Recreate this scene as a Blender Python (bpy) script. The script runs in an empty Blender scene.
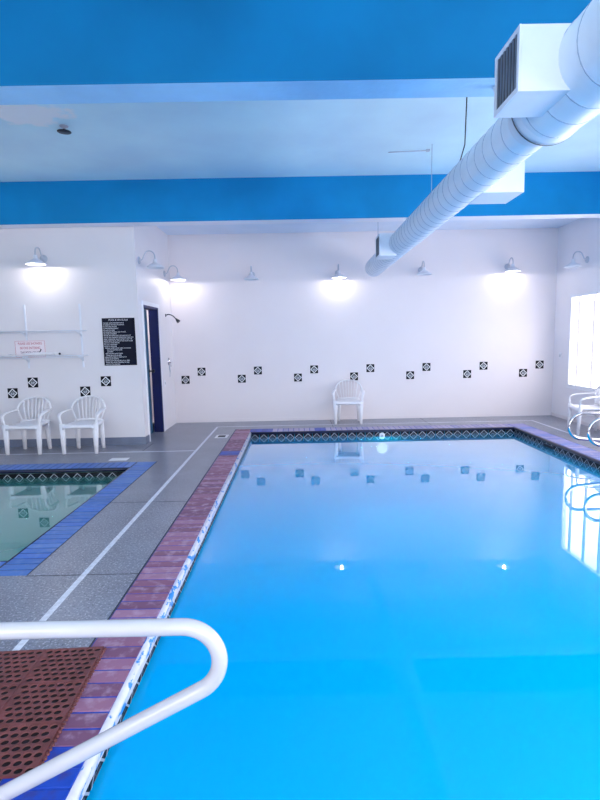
import bpy, bmesh, math, random
from mathutils import Vector, Matrix
random.seed(7)
PI = math.pi
SC = bpy.context.scene
COL = SC.collection

# ------------------------------------------------------------------ materials
def rgb(r, g, b):                                   # sRGB 0-255 -> linear
    f = lambda c: (c/255/12.92) if c/255 <= .04045 else ((c/255+.055)/1.055)**2.4
    return (f(r), f(g), f(b), 1)

def mat(name, col, rough=.5, metal=0., var=.06, scale=6., bump=0., bscale=60., spec=.5, coat=0.):
    """Principled material with a little procedural colour variation and bump."""
    m = bpy.data.materials.new(name); m.use_nodes = True
    nt = m.node_tree; n = nt.nodes; l = nt.links
    p = n['Principled BSDF']
    p.inputs['Roughness'].default_value = rough; p.inputs['Metallic'].default_value = metal
    p.inputs['Specular IOR Level'].default_value = spec; p.inputs['Coat Weight'].default_value = coat
    tc = n.new('ShaderNodeTexCoord'); nz = n.new('ShaderNodeTexNoise')
    nz.inputs['Scale'].default_value = scale; nz.inputs['Detail'].default_value = 5
    l.new(tc.outputs['Object'], nz.inputs['Vector'])
    cr = n.new('ShaderNodeValToRGB')
    cr.color_ramp.elements[0].position = .3; cr.color_ramp.elements[1].position = .7
    cr.color_ramp.elements[0].color = tuple(c*(1-var) for c in col[:3])+(1,)
    cr.color_ramp.elements[1].color = tuple(min(1, c*(1+var)) for c in col[:3])+(1,)
    l.new(nz.outputs['Fac'], cr.inputs['Fac']); l.new(cr.outputs['Color'], p.inputs['Base Color'])
    if bump:
        b = n.new('ShaderNodeBump'); b.inputs['Strength'].default_value = bump; b.inputs['Distance'].default_value = .01
        n2 = n.new('ShaderNodeTexNoise'); n2.inputs['Scale'].default_value = bscale; n2.inputs['Detail'].default_value = 4
        l.new(tc.outputs['Object'], n2.inputs['Vector'])
        l.new(n2.outputs['Fac'], b.inputs['Height']); l.new(b.outputs['Normal'], p.inputs['Normal'])
    return m

def emit(name, col, s):
    m = bpy.data.materials.new(name); m.use_nodes = True
    nt = m.node_tree; nt.nodes.clear()
    e = nt.nodes.new('ShaderNodeEmission'); o = nt.nodes.new('ShaderNodeOutputMaterial')
    e.inputs['Color'].default_value = col; e.inputs['Strength'].default_value = s
    nt.links.new(e.outputs[0], o.inputs[0]); return m

def overlay(m, col, mask_fn):
    """lay a second colour over a material's base colour through a procedural mask"""
    nt = m.node_tree; n = nt.nodes; l = nt.links; p = n['Principled BSDF']
    old = p.inputs['Base Color'].links[0].from_socket
    mx = n.new('ShaderNodeMix'); mx.data_type = 'RGBA'
    l.new(old, mx.inputs['A']); mx.inputs['B'].default_value = col
    l.new(mask_fn(n, l), mx.inputs['Factor']); l.new(mx.outputs['Result'], p.inputs['Base Color'])
    return m

def noise_mask(scale, lo, hi, coord='Object', stretch=None):
    def fn(n, l):
        tc = n.new('ShaderNodeTexCoord'); nz = n.new('ShaderNodeTexNoise')
        nz.inputs['Scale'].default_value = scale; nz.inputs['Detail'].default_value = 6
        src = tc.outputs[coord]
        if stretch:
            mp = n.new('ShaderNodeMapping'); mp.inputs['Scale'].default_value = stretch
            l.new(src, mp.inputs['Vector']); src = mp.outputs['Vector']
        l.new(src, nz.inputs['Vector'])
        mr = n.new('ShaderNodeMapRange'); mr.inputs['From Min'].default_value = lo; mr.inputs['From Max'].default_value = hi
        l.new(nz.outputs['Fac'], mr.inputs['Value']); return mr.outputs['Result']
    return fn

def brick_mat(name, cols, rough=.55, stain=None):
    """per-brick colour: a constant ramp driven by a random value per brick"""
    m = bpy.data.materials.new(name); m.use_nodes = True
    nt = m.node_tree; n = nt.nodes; l = nt.links; p = n['Principled BSDF']
    p.inputs['Roughness'].default_value = rough
    g = n.new('ShaderNodeNewGeometry'); cr = n.new('ShaderNodeValToRGB'); cr.color_ramp.interpolation = 'CONSTANT'
    e = cr.color_ramp.elements
    while len(e) < len(cols): e.new(.5)
    for i, c in enumerate(cols): e[i].position = i/len(cols); e[i].color = c
    l.new(g.outputs['Random Per Island'], cr.inputs['Fac'])
    l.new(cr.outputs['Color'], p.inputs['Base Color'])
    overlay(m, stain or cols[0], noise_mask(14, .5, .78))
    b = n.new('ShaderNodeBump'); b.inputs['Strength'].default_value = .25; b.inputs['Distance'].default_value = .005
    nz = n.new('ShaderNodeTexNoise'); nz.inputs['Scale'].default_value = 50
    l.new(nz.outputs['Fac'], b.inputs['Height']); l.new(b.outputs['Normal'], p.inputs['Normal'])
    return m

M = {}
M['wall'] = mat('wall_paint', (.77, .74, .765, 1), .55, var=.015, scale=2, bump=.05, bscale=90)
M['wall_right'] = mat('right_wall_paint', (.86, .83, .86, 1), .45, var=.015, scale=1.5)  # wall white brightened in the colour for light the window cannot give it
M['wall_far'] = mat('wall_panel_paint', (.80, .745, .765, 1), .45, var=.015, scale=1.5)
M['ceil'] = mat('ceiling_paint', (.66, .87, .99, 1), .6, var=.07, scale=1.2, bump=.05, bscale=70)
def patch(n, l):                                                   # bare patch where paint has peeled round the sprinkler
    tc = n.new('ShaderNodeTexCoord'); vm = n.new('ShaderNodeVectorMath'); vm.operation = 'SUBTRACT'
    vm.inputs[1].default_value = (-2.62, 5.25, 3.81); l.new(tc.outputs['Object'], vm.inputs[0])
    mp = n.new('ShaderNodeMapping'); mp.inputs['Scale'].default_value = (1.5, 1.9, 0); l.new(vm.outputs[0], mp.inputs['Vector'])
    ln = n.new('ShaderNodeVectorMath'); ln.operation = 'LENGTH'; l.new(mp.outputs['Vector'], ln.inputs[0])
    nz = n.new('ShaderNodeTexNoise'); nz.inputs['Scale'].default_value = 4; nz.inputs['Detail'].default_value = 6
    l.new(tc.outputs['Object'], nz.inputs['Vector'])
    ad = n.new('ShaderNodeMath'); ad.operation = 'MULTIPLY_ADD'; ad.inputs[1].default_value = 1.0
    l.new(nz.outputs['Fac'], ad.inputs[0]); l.new(ln.outputs['Value'], ad.inputs[2])
    mr = n.new('ShaderNodeMapRange'); mr.inputs['From Min'].default_value = 1.12; mr.inputs['From Max'].default_value = 1.0
    l.new(ad.outputs[0], mr.inputs['Value']); return mr.outputs['Result']
overlay(M['ceil'], (1, .98, .97, 1), patch)
M['ceil_far'] = mat('far_ceiling_paint', (.72, .80, .93, 1), .6, var=.03, scale=2)
M['beam_near'] = mat('near_beam_paint', (.001, .155, .36, 1), .6, var=.12, scale=1.3, bump=.05, spec=.15)  # beam blue with shade put in, offsetting stronger light from the back
M['beam'] = mat('beam_paint', (.002, .25, .56, 1), .6, var=.12, scale=1.3, bump=.05, spec=.2)  # same beam blue with light put in, as the near beam shields it
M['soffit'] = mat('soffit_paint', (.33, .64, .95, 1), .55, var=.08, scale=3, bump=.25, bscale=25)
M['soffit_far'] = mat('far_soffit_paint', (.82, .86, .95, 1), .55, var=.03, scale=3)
M['deck'] = mat('deck_concrete', (.205, .212, .262, 1), .30, var=.15, scale=3, bump=.10, spec=.75, bscale=120)
overlay(M['deck'], (.42, .44, .52, 1), noise_mask(70, .54, .64))
overlay(M['deck'], (.09, .10, .14, 1), noise_mask(55, .58, .66))
M['stripe'] = mat('stripe_paint', (.72, .73, .80, 1), .5, var=.15, scale=30)
M['joint'] = mat('joint_sealant', (.05, .055, .08, 1), .7)
M['base_grey'] = mat('baseboard_grey', (.16, .19, .27, 1), .5, var=.1)
M['black'] = mat('black_glaze', (.008, .010, .018, 1), .25, var=.2)
M['navy'] = mat('navy_glaze', (.006, .012, .045, 1), .3, var=.3, scale=20)
M['glaze_white'] = mat('white_glaze', (.82, .83, .86, 1), .3, var=.04, scale=30)
M['glaze_dull'] = mat('dull_glaze', (.33, .36, .42, 1), .35, var=.1, scale=30)
M['glaze_dark'] = mat('dark_glaze', (.07, .09, .13, 1), .35, var=.2, scale=40)
M['glaze_grey'] = mat('grey_glaze', (.42, .45, .50, 1), .3, var=.2, scale=40)
M['pool'] = mat('pool_plaster', (.004, .56, .97, 1), .7, var=.03, scale=1.2)
M['tub'] = mat('tub_plaster', (.42, .80, .74, 1), .7, var=.05, scale=3)
red = [(.26, .095, .17, 1), (.33, .14, .23, 1), (.20, .075, .145, 1), (.37, .18, .28, 1), (.29, .115, .20, 1), (.23, .085, .145, 1)]
M['brick_red'] = brick_mat('brick_red', red, .5, (.52, .35, .47, 1))
M['brick_blue'] = brick_mat('brick_blue', [(.004, .035, .33, 1), (.005, .05, .42, 1), (.006, .06, .46, 1)], .4, (.05, .03, .16, 1))
M['brick_far'] = brick_mat('brick_lilac', [(.36, .33, .50, 1), (.42, .37, .53, 1), (.30, .29, .50, 1), (.45, .40, .55, 1)], .5, (.5, .46, .6, 1))
M['brick_right'] = brick_mat('brick_violet', [(.16, .19, .48, 1), (.22, .23, .50, 1), (.12, .18, .52, 1), (.28, .26, .50, 1)], .45, (.36, .33, .52, 1))
M['brick_tub'] = brick_mat('brick_tub_blue', [(.025, .15, .52, 1), (.04, .17, .53, 1), (.02, .14, .48, 1), (.06, .19, .54, 1), (.03, .16, .58, 1)], .35, (.12, .24, .54, 1))
M['grout_blue'] = mat('grout_blue', (.008, .055, .42, 1), .5, var=.25, scale=30)
M['grout_dark'] = mat('grout_dark', (.03, .035, .09, 1), .6)
M['nose_white'] = mat('nose_white', (.60, .60, .68, 1), .4, var=.08, scale=20)
overlay(M['nose_white'], (.02, .22, .62, 1), noise_mask(22, .56, .60, stretch=(1, .5, 1)))
M['plastic'] = mat('white_plastic', (.86, .85, .88, 1), .32, var=.02, scale=10)
M['rail_white'] = mat('rail_white', (.60, .585, .62, 1), .22, var=.02, coat=.4)
M['chrome'] = mat('chrome', (.62, .62, .66, 1), .07, 1., var=.02)
M['lamp_white'] = mat('lamp_enamel', (.74, .77, .84, 1), .3, var=.03)
M['lamp_grey'] = mat('lamp_grey', (.50, .54, .62, 1), .35, .3, var=.05)
M['bulb_on'] = emit('bulb_on', (1, .95, .93, 1), 30)
M['bulb_off'] = mat('bulb_off', (.8, .8, .82, 1), .1)
M['rubber'] = mat('brown_rubber', (.17, .045, .045, 1), .5, var=.25, scale=12, bump=.2)
M['rubber_base'] = mat('dark_rubber', (.012, .006, .008, 1), .7)
M['duct'] = mat('duct_paint', (.74, .83, .93, 1), .32, 0, var=.04, scale=5)
M['duct_box'] = mat('duct_box_paint', (.74, .79, .88, 1), .38, 0, var=.04, scale=5)
M['seam'] = mat('seam_grey', (.36, .46, .60, 1), .4, .3)
M['dark_metal'] = mat('dark_metal', (.03, .035, .05, 1), .4, .5)
M['slat'] = mat('slat_grey', (.20, .24, .30, 1), .4, .4, var=.2)
M['door_blue'] = mat('door_blue', (.002, .007, .085, 1), .45, var=.15)
M['door_teal'] = mat('door_teal', (.03, .12, .22, 1), .35, var=.15)
M['mullion'] = mat('mullion_grey', (.34, .34, .38, 1), .4, var=.03)
M['frame_white'] = mat('frame_white', (.84, .84, .88, 1), .4, var=.02)
M['pane'] = emit('window_daylight', (1, .94, .97, 1), 2.7)
M['pane_side'] = emit('window_daylight_side', (1, .95, .98, 1), 6.0)  # fill light, glows in an added side window out of view
M['pane_back'] = emit('window_daylight_back', (.92, .94, 1, 1), 3.7)  # fill light, glows in the added windows behind the camera
M['sign_black'] = mat('sign_black', (.006, .008, .02, 1), .6, spec=.15)
M['tile_black'] = mat('tile_black', (.005, .006, .010, 1), .45, spec=.15)
M['sign_text'] = mat('sign_text', (.75, .78, .85, 1), .5)
M['sign_pink'] = mat('sign_face', (.86, .78, .82, 1), .4, var=.02)
M['sign_red'] = mat('sign_red', (.55, .12, .17, 1), .5, var=.1)
M['sign_redgrey'] = mat('sign_grey', (.22, .14, .2, 1), .5, var=.1)
M['shelf'] = mat('shelf_enamel', (.76, .79, .87, 1), .4, var=.02)
M['pool_lens'] = emit('pool_lens', (1, .97, .92, 1), 2.5)

for k in ('bulb_on', 'pool_lens'): M[k].cycles.emission_sampling = 'NONE'      # their lamps carry the light

def water(name, tint, body, cloud):
    m = bpy.data.materials.new(name); m.use_nodes = True
    nt = m.node_tree; nt.nodes.clear(); n = nt.nodes; l = nt.links
    o = n.new('ShaderNodeOutputMaterial'); mx = n.new('ShaderNodeMixShader')
    t = n.new('ShaderNodeBsdfTransparent'); g = n.new('ShaderNodeBsdfGlossy'); fr = n.new('ShaderNodeFresnel')
    t.inputs['Color'].default_value = tint; g.inputs['Roughness'].default_value = .0
    g.inputs['Color'].default_value = (.96, .98, 1, 1)
    fr.inputs['IOR'].default_value = 1.33
    df = n.new('ShaderNodeBsdfDiffuse'); df.inputs['Color'].default_value = body   # light scattered back by the water itself
    tb = n.new('ShaderNodeMixShader'); tb.inputs[0].default_value = cloud
    l.new(t.outputs[0], tb.inputs[1]); tl = n.new('ShaderNodeBsdfTranslucent'); tl.inputs['Color'].default_value = body
    dm = n.new('ShaderNodeMixShader'); dm.inputs[0].default_value = .3; l.new(df.outputs[0], dm.inputs[1]); l.new(tl.outputs[0], dm.inputs[2]); l.new(dm.outputs[0], tb.inputs[2])
    mr = n.new('ShaderNodeMapRange')
    for k, v in (('From Min', .055), ('From Max', .37), ('To Min', .018), ('To Max', .90)): mr.inputs[k].default_value = v
    l.new(fr.outputs[0], mr.inputs['Value']); l.new(mr.outputs['Result'], mx.inputs[0]); l.new(tb.outputs[0], mx.inputs[1]); l.new(g.outputs[0], mx.inputs[2])
    l.new(mx.outputs[0], o.inputs[0]); return m
M['water'] = water('pool_water', (.6, .95, 1, 1), (.0, .61, .98, 1), .78)
M['water_tub'] = water('tub_water', (.45, .95, .88, 1), (.10, .58, .52, 1), .55)

# ------------------------------------------------------------------ mesh helpers
def box(bm, x0, x1, y0, y1, z0, z1, mi=0, bev=0.):
    vs = [bm.verts.new(v) for v in ((x0,y0,z0),(x1,y0,z0),(x1,y1,z0),(x0,y1,z0),(x0,y0,z1),(x1,y0,z1),(x1,y1,z1),(x0,y1,z1))]
    fs = [bm.faces.new([vs[i] for i in q]) for q in ((3,2,1,0),(4,5,6,7),(0,1,5,4),(1,2,6,5),(2,3,7,6),(3,0,4,7))]
    for f in fs: f.material_index = mi
    if bev:
        es = list({e for f in fs for e in f.edges})
        r = bmesh.ops.bevel(bm, geom=es, offset=bev, segments=2, affect='EDGES', profile=.6)
        for f in r['faces']: f.material_index = mi
    return fs

def quad(bm, pts, mi=0):
    f = bm.faces.new([bm.verts.new(p) for p in pts]); f.material_index = mi; return f

def sweep(bm, pts, ra, rb=None, n=10, up=(0, 0, 1), caps=True, sq=1.0, mi=0):
    """elliptical (or, with sq < 1, boxier) section swept along points; ra is the half-width along
    the side direction, rb along the other"""
    pts = [Vector(p) for p in pts]; k = len(pts)
    ra = ra if isinstance(ra, (list, tuple)) else [ra]*k
    rb = ra if rb is None else (rb if isinstance(rb, (list, tuple)) else [rb]*k)
    up = Vector(up); rings = []
    for i, p in enumerate(pts):
        t = (pts[min(i+1, k-1)]-pts[max(i-1, 0)]).normalized()
        s = t.cross(up)
        if s.length < 1e-4: s = t.cross(Vector((0, 1, 0)) if abs(t.y) < .9 else Vector((1, 0, 0)))
        s.normalize(); w = s.cross(t).normalized(); ring = []
        for j in range(n):
            a = 2*PI*(j+.5)/n; c, d = math.cos(a), math.sin(a)
            c = math.copysign(abs(c)**sq, c); d = math.copysign(abs(d)**sq, d)
            ring.append(bm.verts.new(p+s*(c*ra[i])+w*(d*rb[i])))
        rings.append(ring)
    for a, b in zip(rings, rings[1:]):
        for j in range(n):
            f = bm.faces.new((a[j], a[(j+1) % n], b[(j+1) % n], b[j])); f.smooth = True; f.material_index = mi
    if caps:
        bm.faces.new(rings[0][::-1]).material_index = mi; bm.faces.new(rings[-1]).material_index = mi

def lathe(bm, prof, c=(0, 0, 0), n=28, mi=0, axis='z', cap=False):
    c = Vector(c); rings = []
    def P(r, h, a):
        v = (r*math.cos(a), r*math.sin(a), h)
        if axis == 'y': v = (v[0], v[2], v[1])
        if axis == 'x': v = (v[2], v[0], v[1])
        return c+Vector(v)
    for r, h in prof:
        rings.append([bm.verts.new(P(max(r, 1e-4), h, 2*PI*j/n)) for j in range(n)])
    for a, b in zip(rings, rings[1:]):
        for j in range(n):
            f = bm.faces.new((a[j], a[(j+1) % n], b[(j+1) % n], b[j])); f.smooth = True; f.material_index = mi
    if cap:
        bm.faces.new(rings[0][::-1]).material_index = mi; bm.faces.new(rings[-1]).material_index = mi

def smooth_path(pts, n=6):
    """Catmull-Rom through the points"""
    P = [Vector(p) for p in pts]; P = [2*P[0]-P[1]]+P+[2*P[-1]-P[-2]]; out = []
    for i in range(1, len(P)-2):
        for k in range(n):
            t = k/n; a, b, c, d = P[i-1:i+3]
            out.append(.5*((2*b)+(c-a)*t+(2*a-5*b+4*c-d)*t*t+(3*b-a-3*c+d)*t**3))
    out.append(P[-2]); return out

def obj(name, bm, mats, parent=None, loc=None, rotz=0.):
    bmesh.ops.recalc_face_normals(bm, faces=bm.faces)
    me = bpy.data.meshes.new(name); bm.to_mesh(me); bm.free()
    for m in (mats if isinstance(mats, (list, tuple)) else [mats]): me.materials.append(m)
    o = bpy.data.objects.new(name, me); COL.objects.link(o)
    if parent: o.parent = parent
    if loc: o.location = loc
    if rotz: o.rotation_euler.z = rotz
    return o

def B(): return bmesh.new()
def tag(o, label=None, cat=None, group=None, kind=None):
    if label: o['label'] = label
    if cat: o['category'] = cat
    if group: o['group'] = group
    if kind: o['kind'] = kind
    return o
def thing(name, label, cat, loc=(0, 0, 0), rotz=0., group=None):
    o = bpy.data.objects.new(name, None); COL.objects.link(o); o.location = loc; o.rotation_euler.z = rotz
    o.empty_display_size = .1
    return tag(o, label, cat, group)
def struct(name, bm, m, label=None, parent=None):
    o = obj(name, bm, m, parent)
    if not parent: o['kind'] = 'structure'
    if label: o['label'] = label
    return o
def dup(root, loc, rotz=0., label=None):
    r = root.copy(); COL.objects.link(r); r.location = loc; r.rotation_euler.z = rotz
    if label: r['label'] = label
    for ch in list(root.children):
        c = ch.copy(); COL.objects.link(c); c.parent = r
        for g in list(ch.children):
            d = g.copy(); COL.objects.link(d); d.parent = c
    return r

# ------------------------------------------------------------------ dimensions (metres; camera above the origin, looking +Y)
YF, XR, XD, YL = 9.655, 4.914, -2.342, 7.631        # far wall, right wall, doorway wall, sign wall
XLL, YB = -6.6, -2.6                                # left end and back of the hall
ZC, ZF = 3.81, 3.518                                # ceiling, lower ceiling of the far bay
B1, B2, ZB = (3.538, 3.80), (7.376, 7.62), 3.234    # two cross beams and the height of their soffits
PX0, PX1, PY0, PY1 = -.812, 3.703, .80, 8.491       # pool, inside the coping
OX0, OX1, OY0, OY1 = -1.092, 3.99, .50, 8.80        # pool, outside the coping
TX0, TX1, TY0, TY1 = -4.9, -2.122, 3.516, 6.21      # hot tub, inside
UX0, UX1, UY0, UY1 = -5.17, -1.859, 3.269, 6.496    # hot tub, outside
ZW = -.11                                          # water level
T = .15

# ------------------------------------------------------------------ room shell
bm = B()
xs = sorted([XLL, XR, OX0, OX1, UX0, UX1]); ys = sorted([YB, YF, OY0, OY1, UY0, UY1])
for x0, x1 in zip(xs, xs[1:]):
    for y0, y1 in zip(ys, ys[1:]):
        cx, cy = (x0+x1)/2, (y0+y1)/2
        if OX0 < cx < OX1 and OY0 < cy < OY1: continue
        if UX0 < cx < UX1 and UY0 < cy < UY1: continue
        box(bm, x0, x1, y0, y1, -.12, 0)
floor = struct('floor', bm, M['deck'], 'speckled grey concrete pool deck')

bm = B()                                            # painted boundary stripes on the deck
for x0, x1, y0, y1 in ((-1.485, -1.447, YB, 9.10), (-1.485, 4.30, 9.065, 9.10), (4.265, 4.30, YB, 9.10), (XLL, -1.485, 7.09, 7.122)):
    box(bm, x0, x1, y0, y1, 0, .0015)
struct('trim_1', bm, M['stripe'], 'white painted line round the pool deck')
bm = B()
for x0, x1, y0, y1 in ((UX1, OX0, 3.255, 3.262), (-1.857, OX0, 4.80, 4.806), (-2.25, -2.243, 7.122, 7.7), (.62, .626, OY1, YF),
                       (2.36, 2.366, OY1, YF), (UX1, OX0, 1.5, 1.507), (OX1, 4.9, 6.8, 6.806), (OX0-.008, OX0, OY0, OY1),
                       (UX1, UX1+.008, UY0, UY1)):
    box(bm, x0, x1, y0, y1, -.002, .0012)
struct('trim_2', bm, M['joint'], 'dark joints cut in the deck')

bm = B(); box(bm, XD, XR+T, YF, YF+T, -.1, ZC+.1)
struct('wall_far', bm, M['wall_far'], 'white far wall above the pool')
bm = B(); box(bm, XLL, XD-.155, YL, YL+T, -.1, ZC+.1); box(bm, XD-.155, XD-.0, YL, YL+.232, -.1, ZC+.1)
struct('wall_left', bm, M['wall'], 'white wall behind the two chairs')
DY0, DY1, DZ = 7.863, 8.715, 2.13                   # doorway
bm = B()
box(bm, XD-.15, XD, DY1, YF+T, -.1, ZC+.1); box(bm, XD-.15, XD, DY0, DY1, DZ, ZC+.1)
struct('wall_doorway', bm, M['wall'], 'white wall with the blue doorway')
# right wall with the window opening and an added unseen one for fill light
W1 = (4.75, 9.13); W_FILL = (-.6, 3.9); WZ = (.605, 2.25)
bm = B()
for y0, y1 in ((YB, W_FILL[0]), (W_FILL[1], W1[0]), (W1[1], YF+T)): box(bm, XR, XR+T, y0, y1, -.1, ZC+.1)
for w in (W1, W_FILL):
    box(bm, XR, XR+T, w[0], w[1], -.1, WZ[0]); box(bm, XR, XR+T, w[0], w[1], WZ[1], ZC+.1)
struct('wall_right', bm, M['wall_right'], 'white right wall with the bright window')
bm = B(); box(bm, XLL-T, XLL, YB-T, YL+T, -.1, ZC+.1); struct('wall_side', bm, M['wall'])
BW_FILL = ((-5.6, -2.4), (-1.4, 1.4), (1.8, 4.4)); BZ = (.9, 2.9)  # unseen openings added to the back wall for fill light
bm = B()
e = [XLL-T]+[v for w in BW_FILL for v in w]+[XR+T]
for x0, x1 in zip(e[::2], e[1::2]): box(bm, x0, x1, YB-T, YB, -.1, ZC+.1)
for w in BW_FILL: box(bm, w[0], w[1], YB-T, YB, -.1, BZ[0]); box(bm, w[0], w[1], YB-T, YB, BZ[1], ZC+.1)
struct('wall_back', bm, M['wall'])
bm = B(); box(bm, XLL-T, XR+T, YB-T, B2[0]+.02, ZC, ZC+.1)
struct('ceiling', bm, M['ceil'], 'light blue painted ceiling with a peeling patch')
bm = B(); box(bm, XLL-T, XR+T, B2[1]-.02, YF+T, ZF, ZF+.1)
struct('ceiling_far', bm, M['ceil_far'], 'lower pale ceiling of the far bay')
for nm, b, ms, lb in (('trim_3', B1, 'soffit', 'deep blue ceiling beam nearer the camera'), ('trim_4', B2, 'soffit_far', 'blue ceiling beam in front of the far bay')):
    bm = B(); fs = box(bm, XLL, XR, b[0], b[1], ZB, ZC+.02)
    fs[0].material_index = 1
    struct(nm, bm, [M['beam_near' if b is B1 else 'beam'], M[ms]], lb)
# baseboards
bm = B(); box(bm, XLL, XD+.0, YL-.012, YL, 0, .118); box(bm, XD, XD+.012, YL-.012, DY0-.05, 0, .118)
struct('baseboard_left', bm, M['base_grey'], 'grey baseboard behind the chairs')
bm = B(); box(bm, XD+.01, XR-.01, YF-.01, YF, 0, .06); struct('baseboard_far', bm, M['wall_far'])
bm = B(); box(bm, XR-.01, XR, YB, YF-.01, 0, .06); struct('baseboard_right', bm, M['wall_far'])
# panel seams on the far wall
bm = B()
box(bm, XD+.02, XR, YF-.006, YF, 1.196, 1.206); box(bm, XD+.02, XR, YF-.003, YF, 0, 1.196)
box(bm, -1.137, -1.129, YF-.005, YF, 1.206, 2.13); box(bm, -1.85, -1.129, YF-.005, YF, 2.126, 2.134)
struct('trim_5', bm, M['wall_far'], 'thin panel seams on the far wall')

# ------------------------------------------------------------------ windows
def window(n, axis, a0, a1, z0, z1, pane, bars, label=None):
    bm = B(); fr = .05
    def bx(b, p0, p1, q0, q1, d0, d1):
        if axis == 'x': box(b, d0, d1, p0, p1, q0, q1)
        else: box(b, p0, p1, -d1, -d0, q0, q1)
    base = XR if axis == 'x' else -YB
    bx(bm, a0, a1, z0, z0+fr, base-.01, base+.09); bx(bm, a0, a1, z1-fr, z1, base-.01, base+.09)
    bx(bm, a0, a0+fr, z0+fr, z1-fr, base-.01, base+.09); bx(bm, a1-fr, a1, z0+fr, z1-fr, base-.01, base+.09)
    w = struct('window_%d' % n, bm, M['frame_white'], label)
    bm = B(); bx(bm, a0+fr, a1-fr, z0+fr, z1-fr, base+.07, base+.08); obj('pane', bm, pane, w)
    bm = B()
    for y in bars: bx(bm, y-.011, y+.011, z0+fr, z1-fr, base+.03, base+.07)
    obj('mullion', bm, M['mullion'], w)
    bm = B(); bx(bm, a0, a1, z0-.02, z0, base-.025, base+.05); obj('sill', bm, M['frame_white'], w)
window(1, 'x', W1[0], W1[1], WZ[0], WZ[1], M['pane'], [8.91-.455*i for i in range(9)], 'bright white window beside the far right corner')
window(2, 'x', W_FILL[0], W_FILL[1], WZ[0], WZ[1], M['pane_side'], [-.15+.455*i for i in range(9)])  # added unseen window, serves as side fill
for i, w in enumerate(BW_FILL): window(3+i, 'y', w[0], w[1], BZ[0], BZ[1], M['pane_back'], [(w[0]+w[1])/2])  # added unseen windows, fill from behind the camera

# ------------------------------------------------------------------ doorway and the lit room behind it
bm = B()
box(bm, XD-.152, XD+.003, DY1-.035, DY1, 0, DZ); box(bm, XD-.152, XD+.003, DY0, DY0+.03, 0, DZ); box(bm, XD-.152, XD+.003, DY0, DY1, DZ-.035, DZ)
d1 = struct('door_1', bm, M['door_blue'], 'dark blue doorway standing ajar')
bm = B()                                             # white casing round the opening
for y0, y1, z0, z1 in ((DY0-.045, DY0, 0, DZ+.06), (DY1, DY1+.045, 0, DZ+.06), (DY0, DY1, DZ, DZ+.06)):
    box(bm, XD, XD+.015, y0, y1, z0, z1)
obj('casing', bm, M['frame_white'], d1)
dl = bpy.data.objects.new('door_leaf', None); COL.objects.link(dl); dl.parent = d1
dl.location = (XD-.10, DY0+.03, 0); dl.rotation_euler.z = math.radians(4.5)
bm = B(); box(bm, -.04, 0, .005, .70, .01, DZ-.04); obj('leaf_panel', bm, M['door_teal'], dl)
bm = B(); lathe(bm, [(.03, 0), (.03, .01), (.012, .012), (.012, .05), (.028, .06), (.032, .075), (.02, .09), (0, .092)], (0, .655, 1.07), axis='x', n=16)
box(bm, 0, .006, .63, .68, .97, 1.17)
obj('handle', bm, M['dark_metal'], dl)
bm = B()                                             # room behind the door
x0, x1, y0, y1 = -4.2, XD-.15, YL+T, YF+T
box(bm, x0-.05, x0, y0, y1, 0, 2.7); box(bm, x0, x1, y1, y1+.05, 0, 2.7); box(bm, x0, x1, y0, y1, 2.7, 2.75); box(bm, x0, x1, y0, y1, -.05, 0)
struct('wall_inner', bm, M['wall'], 'white room behind the doorway')

# ------------------------------------------------------------------ pool
def basin(name, x0, x1, y0, y1, zb, m, label):
    bm = B(); w = .18
    box(bm, x0-w, x1+w, y0-w, y1+w, zb-.1, zb)
    box(bm, x0-w, x0, y0-w, y1+w, zb, -.055); box(bm, x1, x1+w, y0-w, y1+w, zb, -.055)
    box(bm, x0, x1, y0-w, y0, zb, -.055); box(bm, x0, x1, y1, y1+w, zb, -.055)
    return struct(name, bm, m, label)
basin('pool_basin', PX0, PX1, PY0, PY1, -1.25, M['pool'], 'bright blue painted pool basin')
basin('hot_tub_basin', TX0, TX1, TY0, TY1, -.95, M['tub'], 'pale green hot tub basin')

TILE = .15
def tile_face(bm, o, u, v, n, s=TILE, body=True, ring_mi=1):
    """black square with a white diamond and a grey rosette; o centre, u/v in-plane, n outwards"""
    o, u, v, n = map(Vector, (o, u, v, n)); h = s/2-.002
    if body:
        c = [o+u*a*h+v*b*h for a, b in ((-1,-1),(1,-1),(1,1),(-1,1))]
        b0 = [bm.verts.new(p-n*.004) for p in c]; b1 = [bm.verts.new(p+n*.004) for p in c]
        bm.faces.new(b1); bm.faces.new(b0[::-1])
        for i in range(4): bm.faces.new((b0[i], b0[(i+1) % 4], b1[(i+1) % 4], b1[i]))
    D = ((0,-1),(1,0),(0,1),(-1,0)); ro, ri = h*.99, h*(.74 if not body else .80); o2 = o+n*.0055
    for i in range(4):
        a, b = D[i], D[(i+1) % 4]
        quad(bm, [o2+u*a[0]*ro+v*a[1]*ro, o2+u*b[0]*ro+v*b[1]*ro, o2+u*b[0]*ri+v*b[1]*ri, o2+u*a[0]*ri+v*a[1]*ri], ring_mi)
    pts = []                                        # eight-lobed rosette
    for k in range(32):
        t = 2*PI*k/32; r = h*(.40+.10*math.cos(8*t)); pts.append(o2+u*r*math.cos(t)+v*r*math.sin(t))
    ce = bm.verts.new(o2); pv = [bm.verts.new(p) for p in pts]
    for k in range(32): bm.faces.new((ce, pv[k], pv[(k+1) % 32])).material_index = ring_mi+1
    o3 = o2+n*.001
    for a, b, w, hh in ((0, .20, .26, .07), (0, -.08, .10, .08)):
        quad(bm, [o3+u*(a+sx*w)*h+v*(b+sy*hh)*h for sx, sy in ((-1,-1),(1,-1),(1,1),(-1,1))], 0)

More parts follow.
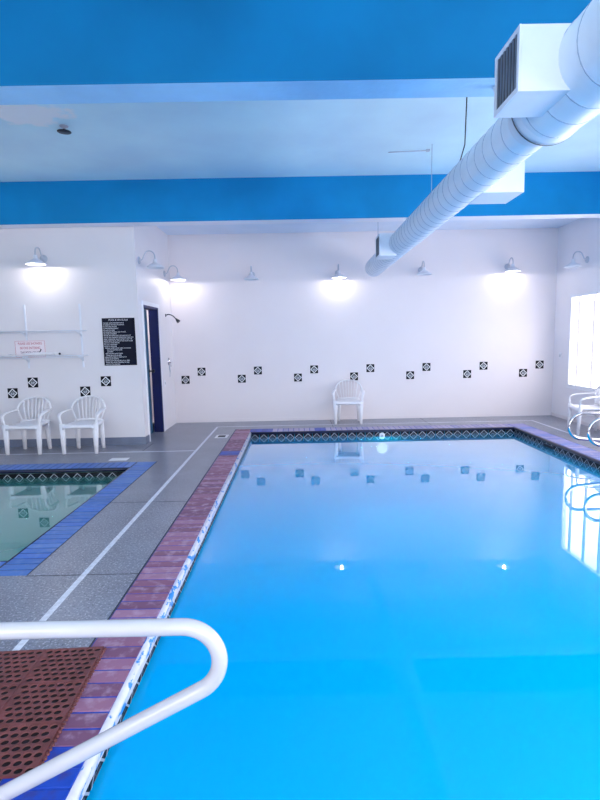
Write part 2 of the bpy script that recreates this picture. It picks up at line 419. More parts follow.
def band(bm, x0, x1, y0, y1, ztop):
    """one row of diamond tiles round the inside of a basin"""
    z = ztop-TILE/2
    for n in range(int((x1-x0)/TILE+.5)):
        x = x0+(n+.5)*(x1-x0)/int((x1-x0)/TILE+.5)
        tile_face(bm, (x, y1-.004, z), (1,0,0), (0,0,1), (0,-1,0)); tile_face(bm, (x, y0+.004, z), (-1,0,0), (0,0,1), (0,1,0))
    for n in range(int((y1-y0)/TILE+.5)):
        y = y0+(n+.5)*(y1-y0)/int((y1-y0)/TILE+.5)
        tile_face(bm, (x1-.004, y, z), (0,-1,0), (0,0,1), (-1,0,0)); tile_face(bm, (x0+.004, y, z), (0,1,0), (0,0,1), (1,0,0))
tm = [M['black'], M['glaze_white'], M['glaze_grey']]; tb_ = [M['tile_black'], M['glaze_dull'], M['glaze_dark']]
bm = B(); band(bm, PX0, PX1, PY0, PY1, -.035); struct('trim_6', bm, tb_, 'black waterline tiles with white diamonds in the pool')
bm = B(); band(bm, TX0, TX1, TY0, TY1, -.052); struct('trim_7', bm, tb_, 'black waterline tiles with white diamonds in the hot tub')

def coping(name, ix0, ix1, iy0, iy1, ox0, ox1, oy0, oy1, pick, mats, grout, nose, label):
    """brick-on-edge border; mats are indexed by pick(side, s)"""
    bm = B(); g = .0055; st = .092; ins = .014
    nb = len(mats)
    box(bm, ox0, ix0, oy0, oy1, -.05, -.004, nb); box(bm, ix1, ox1, oy0, oy1, -.05, -.004, nb)
    box(bm, ix0, ix1, oy0, iy0, -.05, -.004, nb); box(bm, ix0, ix1, iy1, oy1, -.05, -.004, nb)
    def run(side, a0, a1, b0, b1):
        n = int(round((a1-a0)/st))
        for i in range(n):
            s0 = a0+(a1-a0)*i/n+g; s1 = a0+(a1-a0)*(i+1)/n-g; dz = random.uniform(-.0012, .001)
            mi = pick(side, (s0+s1)/2)
            if side in 'lr': box(bm, b0, b1, s0, s1, -.03, dz, mi, .004)
            else: box(bm, s0, s1, b0, b1, -.03, dz, mi, .004)
    run('l', oy0, oy1, ox0+.004, ix0-ins); run('r', oy0, oy1, ix1+ins, ox1-.004)
    run('n', ix0, ix1, oy0+.004, iy0-ins); run('f', ix0, ix1, iy1+ins, oy1-.004)
    # bullnose lips overhanging the water
    r = .024
    def lip(p, q, mi): sweep(bm, [p, q], r, r, 10, mi=mi)
    lip((ix0-.006, iy0, -.026), (ix0-.006, iy1+.02, -.026), nb+1)
    box(bm, ix0-.03, ix0+.012, iy0, iy1, -.070, -.03, nb+1)
    lip((ix1+.006, iy0, -.026), (ix1+.006, iy1, -.026), nb+2)
    lip((ix0, iy0-.006, -.026), (ix1, iy0-.006, -.026), nb+1); lip((ix0, iy1+.006, -.026), (ix1, iy1+.006, -.026), nb+2)
    return struct(name, bm, list(mats)+[grout]+list(nose), label)
def pick_pool(side, s):
    if side == 'l': return 1 if (s < 1.76 or 6.80 < s < 7.08) else 0
    if side == 'n': return 1
    if side == 'r': return 3
    return 1 if (-.9 < s < -.45 or .25 < s < .52) else 2
coping('pool_coping', PX0, PX1, PY0, PY1, OX0, OX1, OY0, OY1, pick_pool,
       [M['brick_red'], M['brick_blue'], M['brick_far'], M['brick_right']], M['grout_blue'], (M['nose_white'], M['navy']),
       'brick coping round the big pool, red brown along the left')
coping('hot_tub_coping', TX0, TX1, TY0, TY1, UX0, UX1, UY0, UY1, lambda s, a: 0, [M['brick_tub']], M['grout_dark'],
       (M['navy'], M['navy']), 'blue brick coping round the hot tub')

bm = B(); quad(bm, [(PX0, PY0, ZW), (PX1, PY0, ZW), (PX1, PY1, ZW), (PX0, PY1, ZW)])
tag(obj('pool_water', bm, M['water']), 'still bright blue water filling the big pool', 'water', kind='stuff')
bm = B(); quad(bm, [(TX0, TY0, ZW), (TX1, TY0, ZW), (TX1, TY1, ZW), (TX0, TY1, ZW)])
tag(obj('hot_tub_water', bm, M['water_tub']), 'still green water filling the hot tub', 'water', kind='stuff')

# underwater light below the far edge, a second unseen one added in the near end wall to brighten the pool
def pool_light(x, y, sgn, label):
    t = thing('pool_light', label, 'pool light', (x, y, -.32), 0 if sgn < 0 else PI, 'underwater pool lights')
    bm = B(); lathe(bm, [(.10, -.001), (.12, -.02), (.12, -.03), (.095, -.03), (.095, -.015)], axis='y', n=24); obj('trim_ring', bm, M['chrome'], t)
    bm = B(); lathe(bm, [(.094, -.015), (.08, -.028), (.04, -.036), (0, -.038)], axis='y', n=24); obj('lens', bm, M['pool_lens'], t)
pool_light(1.433, PY1, -1, 'round underwater light glowing at the far pool wall')
pool_light(1.433, PY0, 1, 'round underwater light in the near pool wall')

t = thing('skimmer', 'dark skimmer opening in tile band of the right pool wall', 'skimmer', (PX1, 7.30, -.115))
bm = B(); box(bm, -.016, -.001, -.15, .15, -.05, -.04); box(bm, -.016, -.001, -.15, .15, .045, .055); box(bm, -.016, -.001, -.15, -.14, -.04, .045); box(bm, -.016, -.001, .14, .15, -.04, .045)
obj('frame', bm, M['navy'], t)
bm = B(); box(bm, -.010, -.004, -.14, .14, -.04, .045); obj('flap', bm, M['rubber_base'], t)
t = thing('return_fitting', 'small white fitting on the far tile band above the underwater light', 'pool fitting', (1.433, PY1, -.10))
bm = B(); lathe(bm, [(0, -.022), (.03, -.022), (.045, -.016), (.05, -.006)], axis='y', n=20); obj('flange', bm, M['glaze_white'], t)
bm = B(); lathe(bm, [(0, -.034), (.014, -.034), (.016, -.022)], axis='y', n=14); obj('nozzle', bm, M['glaze_grey'], t)

# flush plates in the deck
t = thing('deck_marker', 'white marker plate set in the deck behind the hot tub corner', 'deck marker', (-2.41, 6.66, 0))
bm = B(); box(bm, -.12, .12, -.075, .075, 0, .004, 0, .0015); obj('plate', bm, M['glaze_white'], t)
t = thing('deck_drain', 'small white rimmed drain with a dark grate by the far left pool corner', 'drain', (-1.25, 8.15, 0))
bm = B()
for x0, x1, y0, y1 in ((-.1, .1, -.13, -.09), (-.1, .1, .09, .13), (-.1, -.06, -.09, .09), (.06, .1, -.09, .09)): box(bm, x0, x1, y0, y1, 0, .004)
obj('rim', bm, M['glaze_white'], t)
bm = B(); box(bm, -.06, .06, -.09, .09, 0, .002)
for k in range(6): box(bm, -.06, .06, -.085+k*.03, -.07+k*.03, .002, .0035)
obj('grate', bm, M['dark_metal'], t)

# ------------------------------------------------------------------ accent tiles on the walls
ring = B(); tile_face(ring, (0, 0, 0), (1,0,0), (0,0,1), (0,-1,0), body=False)
def accent():
    bm = B(); box(bm, -TILE/2, TILE/2, -.004, .004, -TILE/2, TILE/2, 0, .001)
    return obj('accent_tile', bm, M['tile_black'])
a0 = accent(); i0 = obj('diamond_inlay', ring, [M['tile_black']]+tm[1:], a0); i0['label'] = 'white diamond with grey rosette'
a0['group'] = 'black diamond accent tiles'; a0['category'] = 'tile'
spots = []
L_ = ['lower tile above the left plastic chair', 'upper tile between the two plastic chairs, beside the left one',
      'lower tile above the right plastic chair', 'upper tile under the black rules sign']
for (x, z), s in zip(((-4.301, .829), (-3.985, .985), (-3.206, .834), (-2.886, .983)), L_): spots.append((x, YL-.0035, z, 'black diamond '+s))
od = ['first', 'second', 'third', 'fourth', 'fifth', 'sixth', 'seventh']
for k in range(7):
    x = -2.13+k*1.0745+(.02 if k > 4 else 0); ex = ''
    spots.append((x, YF-.008, .828+.001*k, 'lower black diamond tile of the %s pair from the left on far wall%s' % (od[k], ex)))
    spots.append((x+.312, YF-.008, .978+.0015*k, 'upper black diamond tile of the %s pair from the left on the far wall' % od[k]))
for i, (x, y, z, lb) in enumerate(spots):
    if i == 0: a0.location = (x, y, z); a0['label'] = lb
    else: dup(a0, (x, y, z), 0, lb)

# ------------------------------------------------------------------ plastic chairs
def make_chair():
    t = thing('plastic_chair', 'x', 'chair', group='white plastic chairs'); m = M['plastic']
    # seat: dished top with a rolled front lip
    bm = B(); nx, ny = 12, 12; top = []; bot = []
    for j in range(ny+1):
        v = j/ny; y = -.245+.455*v; hw = .235-.035*v; r1 = []; r2 = []
        for i in range(nx+1):
            u = -1+2*i/nx; x = u*hw*(1-.06*max(0, .12-v)/.12*abs(u)**4)
            z = .425-.016*(1-u*u)*math.sin(PI*min(1, v*1.05))-.03*max(0, (.16-v)/.16)**2-.012*max(0, abs(u)-.85)/.15
            r1.append(bm.verts.new((x, y, z))); r2.append(bm.verts.new((x*.985, y*.985, z-(.032 if (i in (0, nx) or j in (0, ny)) else .012))))
        top.append(r1); bot.append(r2)
    for j in range(ny):
        for i in range(nx):
            bm.faces.new((top[j][i], top[j][i+1], top[j+1][i+1], top[j+1][i])); bm.faces.new((bot[j][i], bot[j+1][i], bot[j+1][i+1], bot[j][i+1]))
    for a, b, c, d in [(top[0][i], bot[0][i], bot[0][i+1], top[0][i+1]) for i in range(nx)]+[(top[ny][i+1], bot[ny][i+1], bot[ny][i], top[ny][i]) for i in range(nx)] \
            + [(top[j+1][0], bot[j+1][0], bot[j][0], top[j][0]) for j in range(ny)]+[(top[j][nx], bot[j][nx], bot[j+1][nx], top[j+1][nx]) for j in range(ny)]:
        bm.faces.new((a, b, c, d))
    for f in bm.faces: f.smooth = True
    obj('seat', bm, m, t)
    # backrest: arched rim, lower rail and seven fanned slats on one curved surface
    def S(x, z): return Vector((x, .175+(z-.42)*.24-1.05*x*x, z))
    AW, AZ, AH = .245, .590, .182
    def arch(th): return (AW*math.copysign(abs(math.cos(th))**.86, math.cos(th)), AZ+AH*math.sin(th)**.9)
    bm = B()
    pts = [S(*arch(PI*k/28)) for k in range(29)]
    wd = [.020+.009*math.sin(PI*k/28) for k in range(29)]
    sweep(bm, pts, .011, wd, 8, up=(0, -1, .2), sq=.7)
    sweep(bm, [S(x, .44) for x in (-.19, -.1, 0, .1, .19)], .012, .022, 8, up=(0, -1, 0), sq=.7)
    for k in range(-3, 4):
        xb, xt = k*.044, k*.058; zt = AZ+AH*max(0., 1-(abs(xt)/AW)**2.3)**.45-.004
        seg = [S(xb+(xt-xb)*q, .435+(zt-.435)*q)+Vector((0, -.012*math.sin(PI*q), 0)) for q in (0, .25, .5, .75, 1)]
        sweep(bm, seg, .006, [.0165, .0185, .020, .022, .022], 8, up=(0, -1, 0), sq=.6)
    for s in (-1, 1):                                # outer curved stays from seat up to the rim
        seg = smooth_path([S(s*.178, .43), S(s*.205, .50), S(s*.228, .56), S(s*.243, .61)], 4)
        sweep(bm, seg, .008, .017, 8, up=(0, -1, 0), sq=.6)
    obj('backrest', bm, m, t)
    for s in (-1, 1):
        e = S(s*AW, AZ+.012)
        bm = B()
        p = smooth_path([e, (s*.256, .03, .597), (s*.268, -.07, .588), (s*.272, -.155, .574), (s*.268, -.205, .548), (s*.259, -.217, .50), (s*.245, -.215, .42)], 5)
        k = len(p)
        sweep(bm, p, [.019+.011*math.sin(PI*min(1, i/k*1.3)) for i in range(k)], .011, 8, up=(s*.2, -.5, 1), sq=.7)
        obj('armrest', bm, m, t)
    for s in (-1, 1):
        bm = B(); sweep(bm, [(s*.232, -.205, .43), (s*.231, -.212, .25), (s*.228, -.222, .0)], [.044, .036, .025], [.028, .025, .019], 8, up=(0, -1, 0), sq=.6)
        obj('leg', bm, m, t)
        bm = B(); sweep(bm, [(s*.172, .150, .43), (s*.180, .155, .25), (s*.186, .165, .0)], [.040, .033, .024], [.026, .022, .018], 8, up=(0, -1, 0), sq=.6)
        obj('leg', bm, m, t)
    return t
ch = make_chair()
ch.location = (-3.095, 7.27, 0); ch['label'] = 'white plastic armchair under the black rules sign'
dup(ch, (-3.905, 7.29, 0), 0, 'white plastic armchair below the wall shelf and red lettered sign')
dup(ch, (-4.80, 7.28, 0), 0, 'white plastic armchair mostly cut off by the left picture edge')
dup(ch, (.945, 9.29, 0), math.radians(-7), 'white plastic armchair alone against the far wall behind the pool')
dup(ch, (4.59, 7.84, 0), math.radians(-102), 'white plastic armchair below the bright window behind the chrome rails')

# ------------------------------------------------------------------ wall lamps
def lamp(x, y, z, rz, on, label):
    t = thing('wall_lamp', label, 'lamp', (x, y, z), rz, 'gooseneck wall lamps')
    bm = B(); lathe(bm, [(.055, 0), (.055, -.012), (.045, -.02), (.02, -.024), (.0, -.025)], axis='y', n=24); obj('backplate', bm, M['lamp_grey'], t)
    bm = B(); sweep(bm, smooth_path([(0, -.01, 0), (0, -.05, .01), (0, -.075, .06), (0, -.12, .125), (0, -.19, .13), (0, -.235, .085), (0, -.245, .02), (0, -.245, -.02)], 6), .0095, n=8); obj('gooseneck', bm, M['lamp_grey'], t)
    bm = B(); o = (0, -.245, 0)
    lathe(bm, [(.022, .015), (.028, .0), (.030, -.03), (.045, -.045), (.095, -.075), (.128, -.10), (.134, -.118), (.130, -.118), (.122, -.101), (.09, -.08), (.04, -.052), (.0, -.045)], o, n=32)
    obj('shade', bm, M['lamp_white'], t)
    bm = B(); lathe(bm, [(.0, -.046), (.014, -.05), (.028, -.065), (.030, -.078), (.022, -.093), (.0, -.10)], o, n=18); obj('bulb', bm, M['bulb_on' if on else 'bulb_off'], t)
    if on:
        ld = bpy.data.lights.new('bulb_light', 'POINT'); ld.energy = 3.8; ld.color = (1, .93, .90); ld.shadow_soft_size = .015
        lo = bpy.data.objects.new('bulb_light', ld); COL.objects.link(lo); lo.parent = t; lo.location = (0, -.245, -.112)
    return t
lamp(-3.68, YL, 2.80, 0, True, 'lit white gooseneck lamp on the wall above the shelf')
lamp(XD, 7.80, 2.78, PI/2, False, 'unlit gooseneck lamp above the blue doorway')
lamp(XD, 9.27, 2.77, PI/2, True, 'lit gooseneck lamp in the corner above the shower head')
lamp(-.80, YF, 2.77, 0, False, 'unlit gooseneck lamp at left on the far wall')
lamp(.80, YF, 2.77, 0, True, 'lit gooseneck lamp on far wall above the lone chair')
lamp(2.36, YF, 2.80, 0, False, 'unlit gooseneck lamp on far wall just right of the duct end')
lamp(3.98, YF, 2.83, 0, True, 'lit gooseneck lamp at right on the far wall')
lamp(XR, 8.66, 2.79, -PI/2, False, 'unlit gooseneck lamp above the bright window')

# ------------------------------------------------------------------ signs
def text(name, body, size, parent, loc, m, align='CENTER', sx=1.0, spacing=1.0):
    cu = bpy.data.curves.new(name, 'FONT'); cu.body = body; cu.size = size; cu.align_x = align; cu.extrude = .0006; cu.space_line = spacing
    tmp = bpy.data.objects.new(name, cu); COL.objects.link(tmp)
    dg = bpy.context.evaluated_depsgraph_get(); me = bpy.data.meshes.new_from_object(tmp.evaluated_get(dg))
    bpy.data.objects.remove(tmp)
    me.materials.clear(); me.materials.append(m)
    o = bpy.data.objects.new(name, me); COL.objects.link(o); o.parent = parent; o.location = loc
    o.rotation_euler = (PI/2, 0, 0); o.scale = (sx, 1, 1); return o
t = thing('rules_sign', 'tall black rules sign with small white lettering beside the doorway', 'sign', (-2.645, YL, 1.57))
bm = B(); box(bm, -.243, .243, -.01, 0, -.352, .352, 0, .002); obj('panel', bm, M['sign_black'], t)
text('heading', 'POOL & SPA RULES', .034, t, (0, -.011, .312), M['sign_text'])
rules = ['CHILDREN UNDER FOURTEEN MUST BE', 'ATTENDED BY AN ADULT IN THE POOL', 'NO LIFEGUARD ON DUTY', 'SHOWER BEFORE ENTERING', 'NO FOOD OR DRINK',
         'NO RUNNING OR ROUGH PLAY ON DECK', 'NO DIVING OR JUMPING', 'PERSONS WITH OPEN SORES OR ILLNESS MAY NOT', 'USE THE POOL. PREGNANT WOMEN AND THOSE WITH', 'HEART CONDITIONS SHOULD CONSULT A DOCTOR',
         'BEFORE USING THE SPA. DO NOT USE THE SPA ALONE', 'LIMIT STAY TO TEN MINUTES', 'NO GLASS CONTAINERS', 'NO PETS IN POOL AREA', '   PERSONS UNDER THE INFLUENCE OF ALCOHOL', '        MAY NOT USE POOL OR SPA',
         '        NO DIVING', '   KEEP GATE AND DOOR CLOSED', '   TOWELS MUST STAY IN AREA', ' MANAGEMENT RESERVES THE RIGHT TO', ' REFUSE USE OF THE POOL', ' PROPER SWIM WEAR REQUIRED AT ALL TIMES', '  REPORT ANY UNSAFE CONDITION TO DESK', '  SWIM AT YOUR OWN RISK']
text('lettering', '\n'.join(rules), .0235, t, (-.228, -.011, .272), M['sign_text'], 'LEFT', .74, 1.135)
t = thing('shower_sign', 'small white sign with red lettering on the wall shelf', 'sign', (-3.972, YL-.0176, 1.488))
bm = B(); box(bm, -.228, .228, -.008, 0, -.127, .127, 0, .002); obj('panel', bm, M['sign_pink'], t)
bm = B()
for x0, x1, z0, z1 in ((-.222, .222, .117, .121), (-.222, .222, -.121, -.117), (-.222, -.218, -.117, .117), (.218, .222, -.117, .117)): box(bm, x0, x1, -.0095, -.008, z0, z1)
obj('border', bm, M['sign_red'], t)
text('lettering', 'PLEASE USE SHOWERS', .050, t, (0, -.009, .065), M['sign_red'], sx=.72)
text('lettering', 'BEFORE ENTERING', .050, t, (0, -.009, .000), M['sign_red'], sx=.72)
text('lettering', 'THE POOL OR SPA', .050, t, (0, -.009, -.068), M['sign_redgrey'], sx=.72)

# ------------------------------------------------------------------ wall shelf with its things
t = thing('wall_shelf', 'white two tier wall shelf on slotted uprights below the lit lamp', 'shelf', (-3.62, YL, 0))
for x, dx in ((-.40, 0), (.415, 0)):
    bm = B(); box(bm, x-.011, x+.011, -.016, 0, 1.20, 2.14)
    for k in range(36): box(bm, x-.003, x+.003, -.0175, -.016, 1.23+k*.025, 1.24+k*.025)
    obj('upright', bm, M['shelf'], t)
    for z in (1.74, 1.375):
        bm = B(); pts = [(x, -.016, z-.075), (x, -.05, z-.05), (x, -.17, z-.006)]
        sweep(bm, pts, .006, .012, 6, up=(1, 0, 0)); box(bm, x-.006, x+.006, -.17, -.016, z-.012, z)
        obj('bracket', bm, M['shelf'], t)
for z in (1.74, 1.375):
    bm = B()                                         # wire shelf: two rails and many cross wires
    for y in (-.02, -.10, -.185): sweep(bm, [(-.78, y, z+.006), (.50, y, z+.006)], .005, n=6)
    sweep(bm, [(-.78, -.185, z-.018), (.50, -.185, z-.018)], .004, n=6)
    for k in range(52):
        x = -.775+k*.025; sweep(bm, [(x, -.01, z+.012), (x, -.18, z+.012), (x, -.186, z-.018)], .0018, n=4)
    obj('wire_shelf', bm, M['shelf'], t)
t = thing('spray_nozzle', 'white hand wand with dark tip lying on the lower shelf', 'wand', (-3.80, YL-.11, 1.40))
bm = B(); sweep(bm, smooth_path([(-.24, 0, .012), (-.1, 0, .018), (.06, 0, .02), (.22, .0, .014)], 5), [.012]+[.016]*5+[.022]*5+[.018]*5, n=10); obj('handle', bm, M['plastic'], t)
bm = B(); sweep(bm, [(.22, 0, .014), (.29, 0, .012)], [.024, .026], n=12); obj('head', bm, M['plastic'], t)
bm = B(); sweep(bm, [(.29, 0, .012), (.31, 0, .010)], [.018, .014], n=12); obj('tip', bm, M['dark_metal'], t)
bm = B(); sweep(bm, [(.0, 0, .035), (.02, 0, .06), (.03, 0, .085)], .007, n=8); obj('trigger', bm, M['dark_metal'], t)
t = thing('tray', 'shallow white tray at left end of the lower shelf', 'tray', (-4.24, YL-.10, 1.388))
bm = B(); lathe(bm, [(.0, .002), (.07, .002), (.10, .02), (.104, .02), (.074, 0), (0, 0)], n=24); obj('dish', bm, M['plastic'], t)
bm = B(); sweep(bm, [(.05, 0, .012), (.0, .01, .02), (-.05, .02, .012)], .008, n=8); obj('soap', bm, M['glaze_grey'], t)

# ------------------------------------------------------------------ shower and small wall fittings
t = thing('shower', 'dark shower head on a bent arm with a wall valve below', 'shower', (XD, 9.22, 0))
bm = B(); sweep(bm, smooth_path([(0, 0, 2.03), (.06, -.0, 2.045), (.13, -.02, 2.02), (.19, -.03, 1.965)], 5), .010, n=8); lathe(bm, [(.03, 0), (.026, .008), (.012, .01)], (0, 0, 2.03), axis='x', n=16); obj('arm', bm, M['dark_metal'], t)
bm = B(); c = Vector((.19, -.03, 1.965)); d = Vector((.05, -.01, -.055)); sweep(bm, [c, c+d*.5, c+d], [.014, .026, .036], n=14); obj('shower_head', bm, M['dark_metal'], t)
bm = B(); lathe(bm, [(.07, 0), (.068, .008), (.03, .014), (.025, .04), (.0, .042)], (0, .06, 1.20), axis='x', n=24); box(bm, .03, .045, .05, .07, 1.10, 1.20)
obj('valve', bm, M['chrome'], t)
bm = B(); sweep(bm, [(.006, .06, 1.13), (.02, .05, 1.02), (.012, .05, .92)], .008, n=8); obj('hose', bm, M['lamp_grey'], t)
def plate(x, y, z, rz, label):
    t = thing('switch_plate', label, 'switch', (x, y, z), rz)
    bm = B(); box(bm, -.04, .04, -.007, 0, -.06, .06, 0, .002); obj('cover', bm, M['frame_white'], t)
    bm = B(); box(bm, -.012, .012, -.012, -.007, -.022, .022); obj('toggle', bm, M['glaze_grey'], t)
plate(XD, 8.93, .83, PI/2, 'small pale wall plate beside the doorway below the shower valve')
plate(XR, 9.40, 1.16, -PI/2, 'small pale wall plate between right corner and window')

# ------------------------------------------------------------------ duct
DX, DZc, R1, R2 = 1.386, 2.776, .151, .196
t = thing('air_duct', 'white spiral air duct hung under the ceiling over the pool', 'duct', (DX, 0, DZc))
def tube_y(bm, prof): lathe(bm, [(r, y) for y, r in prof], axis='y', n=40)
bm = B(); tube_y(bm, [(YB+.0, R2), (2.81, R2), (2.82, R2)]); obj('large_section', bm, M['duct'], t)
bm = B(); tube_y(bm, [(2.82, R2), (2.85, R2+.006), (2.88, R2+.006), (2.89, R1+.012), (3.01, R1+.010), (3.05, R1)]); obj('reducer', bm, M['duct_box'], t)
bm = B(); tube_y(bm, [(3.03, R1), (9.08, R1), (9.10, R1-.006), (9.10, .0)]); obj('small_section', bm, M['duct'], t)
def helix(y0, y1, r, pitch):
    bm = B(); n = int((y1-y0)/pitch*28); pts = []
    for k in range(n+1):
        y = y0+(y1-y0)*k/n; a = 2*PI*(y-y0)/pitch; pts.append((r*math.cos(a), y, r*math.sin(a)))
    sweep(bm, pts, .0035, .0035, 4, up=(0, 1, 0)); obj('spiral_seam', bm, M['seam'], t)
helix(YB, 2.80, R2, .17); helix(3.07, 9.06, R1, .15)
def reg(side, y0, y1, ext, z0, z1):
    """side-mounted register box with a slatted grille"""
    xo = side*ext; xi = side*.06
    bm = B(); a, b = min(xo, xi), max(xo, xi)
    box(bm, a, b, y0, y1, z0, z1, 0, .004); bx = obj('register_box', bm, M['duct_box'], t)
    bm = B(); f = .024; xa, xb = (xo-.008, xo) if side < 0 else (xo, xo+.008)
    for p in ((y0, y1, z0, z0+f), (y0, y1, z1-f, z1), (y0, y0+f, z0+f, z1-f), (y1-f, y1, z0+f, z1-f)): box(bm, xa, xb, *p)
    obj('grille_frame', bm, M['duct_box'], bx)
    bm = B(); box(bm, xo-.002 if side < 0 else xo, xo if side < 0 else xo+.002, y0+f, y1-f, z0+f, z1-f); obj('grille_back', bm, M['dark_metal'], bx)
    bm = B(); k = 7
    for i in range(k):
        y = y0+f+(y1-y0-2*f)*(i+.5)/k; box(bm, xa, xb, y-.004, y+.004, z0+f, z1-f)
    obj('slat', bm, M['slat'], bx)
zc = DZc
reg(-1, 2.40, 2.68, .364, 2.635-zc, 2.914-zc); reg(1, 4.0, 4.34, .366, 2.635-zc, 2.914-zc); reg(-1, 6.75, 7.08, .272, 2.615-zc, 2.90-zc)
for y in (2.885,):                                   # dark clamp band at the reducer
    bm = B(); tube_y(bm, [(y-.006, R2+.008), (y+.006, R2+.008)]); obj('clamp_band', bm, M['dark_metal'], t)
for pts, r, m in (([(1.663-DX, 5.08, ZC-zc), (1.655-DX, 5.09, .6), (.12, 5.12, .06)], .006, 'dark_metal'), ([(1.648-DX, 6.26, ZC-zc), (1.648-DX, 6.26, .06), (.24, 6.26, .01), (.12, 6.26, .0)], .005, 'seam'),
                  ([(.0, 3.66, ZB-zc), (-.03, 3.5, .3), (-.03, 3.36, .13)], .014, 'duct_box'), ([(0, 8.6, ZF-zc), (0, 8.6, R1)], .006, 'seam')):
    bm = B(); sweep(bm, pts, r, n=8); obj('hanger_rod', bm, M[m], t)
t = thing('conduit', 'thin conduit run along the blue ceiling beside the duct', 'conduit', (1.41, 6.45, ZC))
bm = B(); sweep(bm, [(-.24, .02, -.012), (.24, -.02, -.012)], .005, n=8); obj('pipe', bm, M['lamp_grey'], t)
bm = B(); box(bm, .215, .255, -.04, .0, -.022, 0, 0, .004); obj('junction_box', bm, M['lamp_grey'], t)

t = thing('sprinkler', 'small dark sprinkler head by the peeling ceiling patch', 'sprinkler', (-2.38, 5.59, ZC))
bm = B(); lathe(bm, [(.045, 0), (.04, -.008), (.015, -.012), (.014, -.03)], n=18); obj('escutcheon', bm, M['lamp_grey'], t)
bm = B(); lathe(bm, [(.012, -.03), (.01, -.05), (.07, -.055), (.07, -.058), (.0, -.06)], n=18); obj('deflector', bm, M['dark_metal'], t)

# ------------------------------------------------------------------ hand rails
def rail(name, pts, r, m, lb, loc, flanges):
    t = thing(name, lb, 'handrail', loc)
    bm = B(); sweep(bm, pts, r, n=18, up=(0, 1, 0)); obj('tube', bm, m, t)
    for p in flanges:
        bm = B(); lathe(bm, [(r, .03), (r+.012, .028), (r+.03, .008), (r+.032, 0)], p, n=24); obj('flange', bm, m, t)
    return t
def arcp(cx, cz, r, a0, a1, n=14): return [(cx+r*math.cos(math.radians(a0+(a1-a0)*k/n)), 0, cz+r*math.sin(math.radians(a0+(a1-a0)*k/n))) for k in range(n+1)]
# white figure-four rail over the near left coping (its posts stand on the deck at left)
TOP = .705; RR = .108; cx, cz = -.358, TOP-RR
pts = [(-1.62, 0, 0), (-1.62, 0, TOP-.12)]+arcp(-1.50, TOP-.12, .12, 180, 90, 8)+[(-1.2, 0, TOP), (-.8, 0, TOP)]
pts += arcp(cx, cz, RR, 90, -62, 20)
dirx, dirz = -math.cos(math.radians(28)), -math.sin(math.radians(28))
sx, sz = pts[-1][0], pts[-1][2]
L = (sz-.10)/-dirz
pts += [(sx+dirx*L*q, 0, sz+dirz*L*q) for q in (.3, .65, 1.0)]
ex = pts[-1][0]; pts += [(ex-.075, 0, .05), (ex-.085, 0, 0)]
rail('handrail', pts, .0245, M['rail_white'], 'white painted pool handrail looping out over the near left coping', (0, 1.42, 0), [(-1.62, 0, 0), (ex-.085, 0, 0)])
# pair of chrome rails at the right edge
for y, dxx, lb in ((6.42, 0, 'far chrome grab rail of the pair at the right pool edge'), (6.02, .02, 'near chrome grab rail of the pair at the right pool edge')):
    z1, r = .53, .165; c0, c1 = 3.675+dxx, z1-r
    p = [(4.34, 0, 0), (4.34, 0, z1-.1)]+arcp(4.24, z1-.1, .1, 0, 90, 6)+[(4.0, 0, z1)]+arcp(c0, c1, r, 90, 262, 24)+[(3.95, 0, .175), (4.02, 0, .16), (4.08, 0, .11), (4.09, 0, 0)]
    rail('grab_rail', p, .0205, M['chrome'], lb, (0, y, 0), [(4.34, 0, 0), (4.09, 0, 0)])['group'] = 'chrome grab rails'

# ------------------------------------------------------------------ rubber mat
t = thing('rubber_mat', 'reddish brown rubber drainage mat full of round holes on the deck', 'mat', (-1.014, 2.425, 0), math.radians(2.6))
bm = B(); MX, MY, cxn, cyn = .29, .257, 7, 7; H0, H1 = .004, .011; rib = .006
cw, chh = (MX-2*rib)/cxn, (MY-2*rib)/cyn; hs = []
def ringcell(bm, cx, cy, w, h, r, n=12):
    out = []; inn = []; low = []
    for k in range(n):
        a = 2*PI*(k+.5)/n; c, s = math.cos(a), math.sin(a); q = max(abs(c)/(w/2), abs(s)/(h/2))
        out.append(bm.verts.new((cx+c/q, cy+s/q, H1))); inn.append(bm.verts.new((cx+c*r, cy+s*r*.88, H1-.0008))); low.append(bm.verts.new((cx+c*r, cy+s*r*.88, H0)))
    for k in range(n):
        j = (k+1) % n
        bm.faces.new((out[k], out[j], inn[j], inn[k])); f = bm.faces.new((inn[k], inn[j], low[j], low[k])); f.smooth = True
    # square corners left open by the octagonal fan
    for sx_ in (-1, 1):
        for sy_ in (-1, 1):
            co = (cx+sx_*w/2, cy+sy_*h/2)
            near = sorted(out, key=lambda v: (v.co.x-co[0])**2+(v.co.y-co[1])**2)[:2]
            bm.faces.new((bm.verts.new((co[0], co[1], H1)), near[0], near[1]))
NX, NY = 4, 3
for mx in range(NX):
    for my in range(NY):
        x0 = -(mx+1)*MX; y0 = -(my+1)*MY
        for j in range(cyn):
            off = 0 if j % 2 == 0 else cw/2
            for i in range(cxn):
                if off and i == cxn-1:
                    continue
                ringcell(bm, x0+rib+off+(i+.5)*cw, y0+rib+(j+.5)*chh, cw, chh, .0165)
            if off:
                for xa in (x0+rib, x0+MX-rib-cw/2):
                    quad(bm, [(xa, y0+rib+j*chh, H1), (xa+cw/2, y0+rib+j*chh, H1), (xa+cw/2, y0+rib+(j+1)*chh, H1), (xa, y0+rib+(j+1)*chh, H1)])
        g = .0012
        for a in ((x0+g, x0+rib, y0+g, y0+MY-g), (x0+MX-rib, x0+MX-g, y0+g, y0+MY-g), (x0+rib, x0+MX-rib, y0+g, y0+rib), (x0+rib, x0+MX-rib, y0+MY-rib, y0+MY-g)):
            box(bm, a[0], a[1], a[2], a[3], H0-.003, H1+.0008)
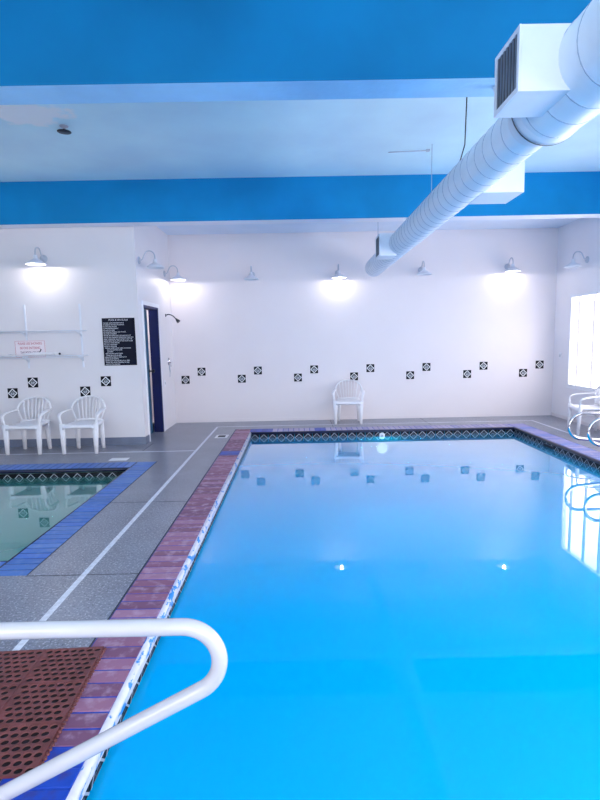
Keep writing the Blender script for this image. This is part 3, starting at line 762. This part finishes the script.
for k in range(int(NY*MY/.022)):                     # interlocking scallops along the pool side
    lathe(bm, [(.0, H1-.003), (.008, H1-.003), (.008, .0)], (.006, -.011-k*.022, 0), n=8)
obj('perforated_top', bm, M['rubber'], t)
bm = B(); box(bm, -NX*MX+.004, -.004, -NY*MY+.004, -.004, 0, .003); obj('underside', bm, M['rubber_base'], t)

# ------------------------------------------------------------------ light and camera
def area(name, loc, rot, sx, sy, e, col):
    ld = bpy.data.lights.new(name, 'AREA'); ld.shape = 'RECTANGLE'; ld.size = sx; ld.size_y = sy; ld.energy = e; ld.color = col
    o = bpy.data.objects.new(name, ld); COL.objects.link(o); o.location = loc; o.rotation_euler = rot; return o
ld = bpy.data.lights.new('inner_room_light', 'POINT'); ld.energy = 14; ld.color = (1, .95, .95); ld.shadow_soft_size = .1
o = bpy.data.objects.new('inner_room_light', ld); COL.objects.link(o); o.location = (-3.2, 8.6, 2.3)
for y, r in ((PY1-.06, -PI/2), (PY0+.06, PI/2)):     # the far underwater lamp and the added near one
    area('pool_lamp_light', (1.433, y, -.32), (r, 0, 0), .16, .16, 8, (1, .95, .9))

w = bpy.data.worlds.new('World'); SC.world = w; w.use_nodes = True
bg = w.node_tree.nodes['Background']; bg.inputs['Color'].default_value = (.8, .9, 1, 1); bg.inputs['Strength'].default_value = 1.0

f, pi_, ya, ro = 504.97, -.119, .0051, .0195
fw = Vector((math.sin(ya)*math.cos(pi_), math.cos(ya)*math.cos(pi_), math.sin(pi_)))
r0 = Vector((math.cos(ya), -math.sin(ya), 0)); u0 = r0.cross(fw)
rr = r0*math.cos(ro)-u0*math.sin(ro); uu = r0*math.sin(ro)+u0*math.cos(ro)
cd = bpy.data.cameras.new('camera'); cd.sensor_fit = 'HORIZONTAL'; cd.sensor_width = 36; cd.lens = f*36/600; cd.clip_start = .05
co = bpy.data.objects.new('camera', cd); COL.objects.link(co)
mw = Matrix((( rr.x, uu.x, -fw.x, 0), (rr.y, uu.y, -fw.y, 0), (rr.z, uu.z, -fw.z, 1.55), (0, 0, 0, 1)))
co.matrix_world = mw
SC.camera = co
vs = SC.view_settings; vs.view_transform = 'Standard'; vs.look = 'None'; vs.exposure = 0.9; vs.gamma = 1; vs.use_curve_mapping = False
SC.cycles.max_bounces = 10; SC.cycles.diffuse_bounces = 6; SC.cycles.transparent_max_bounces = 12
SC.cycles.sample_clamp_indirect = 3; SC.cycles.use_adaptive_sampling = False
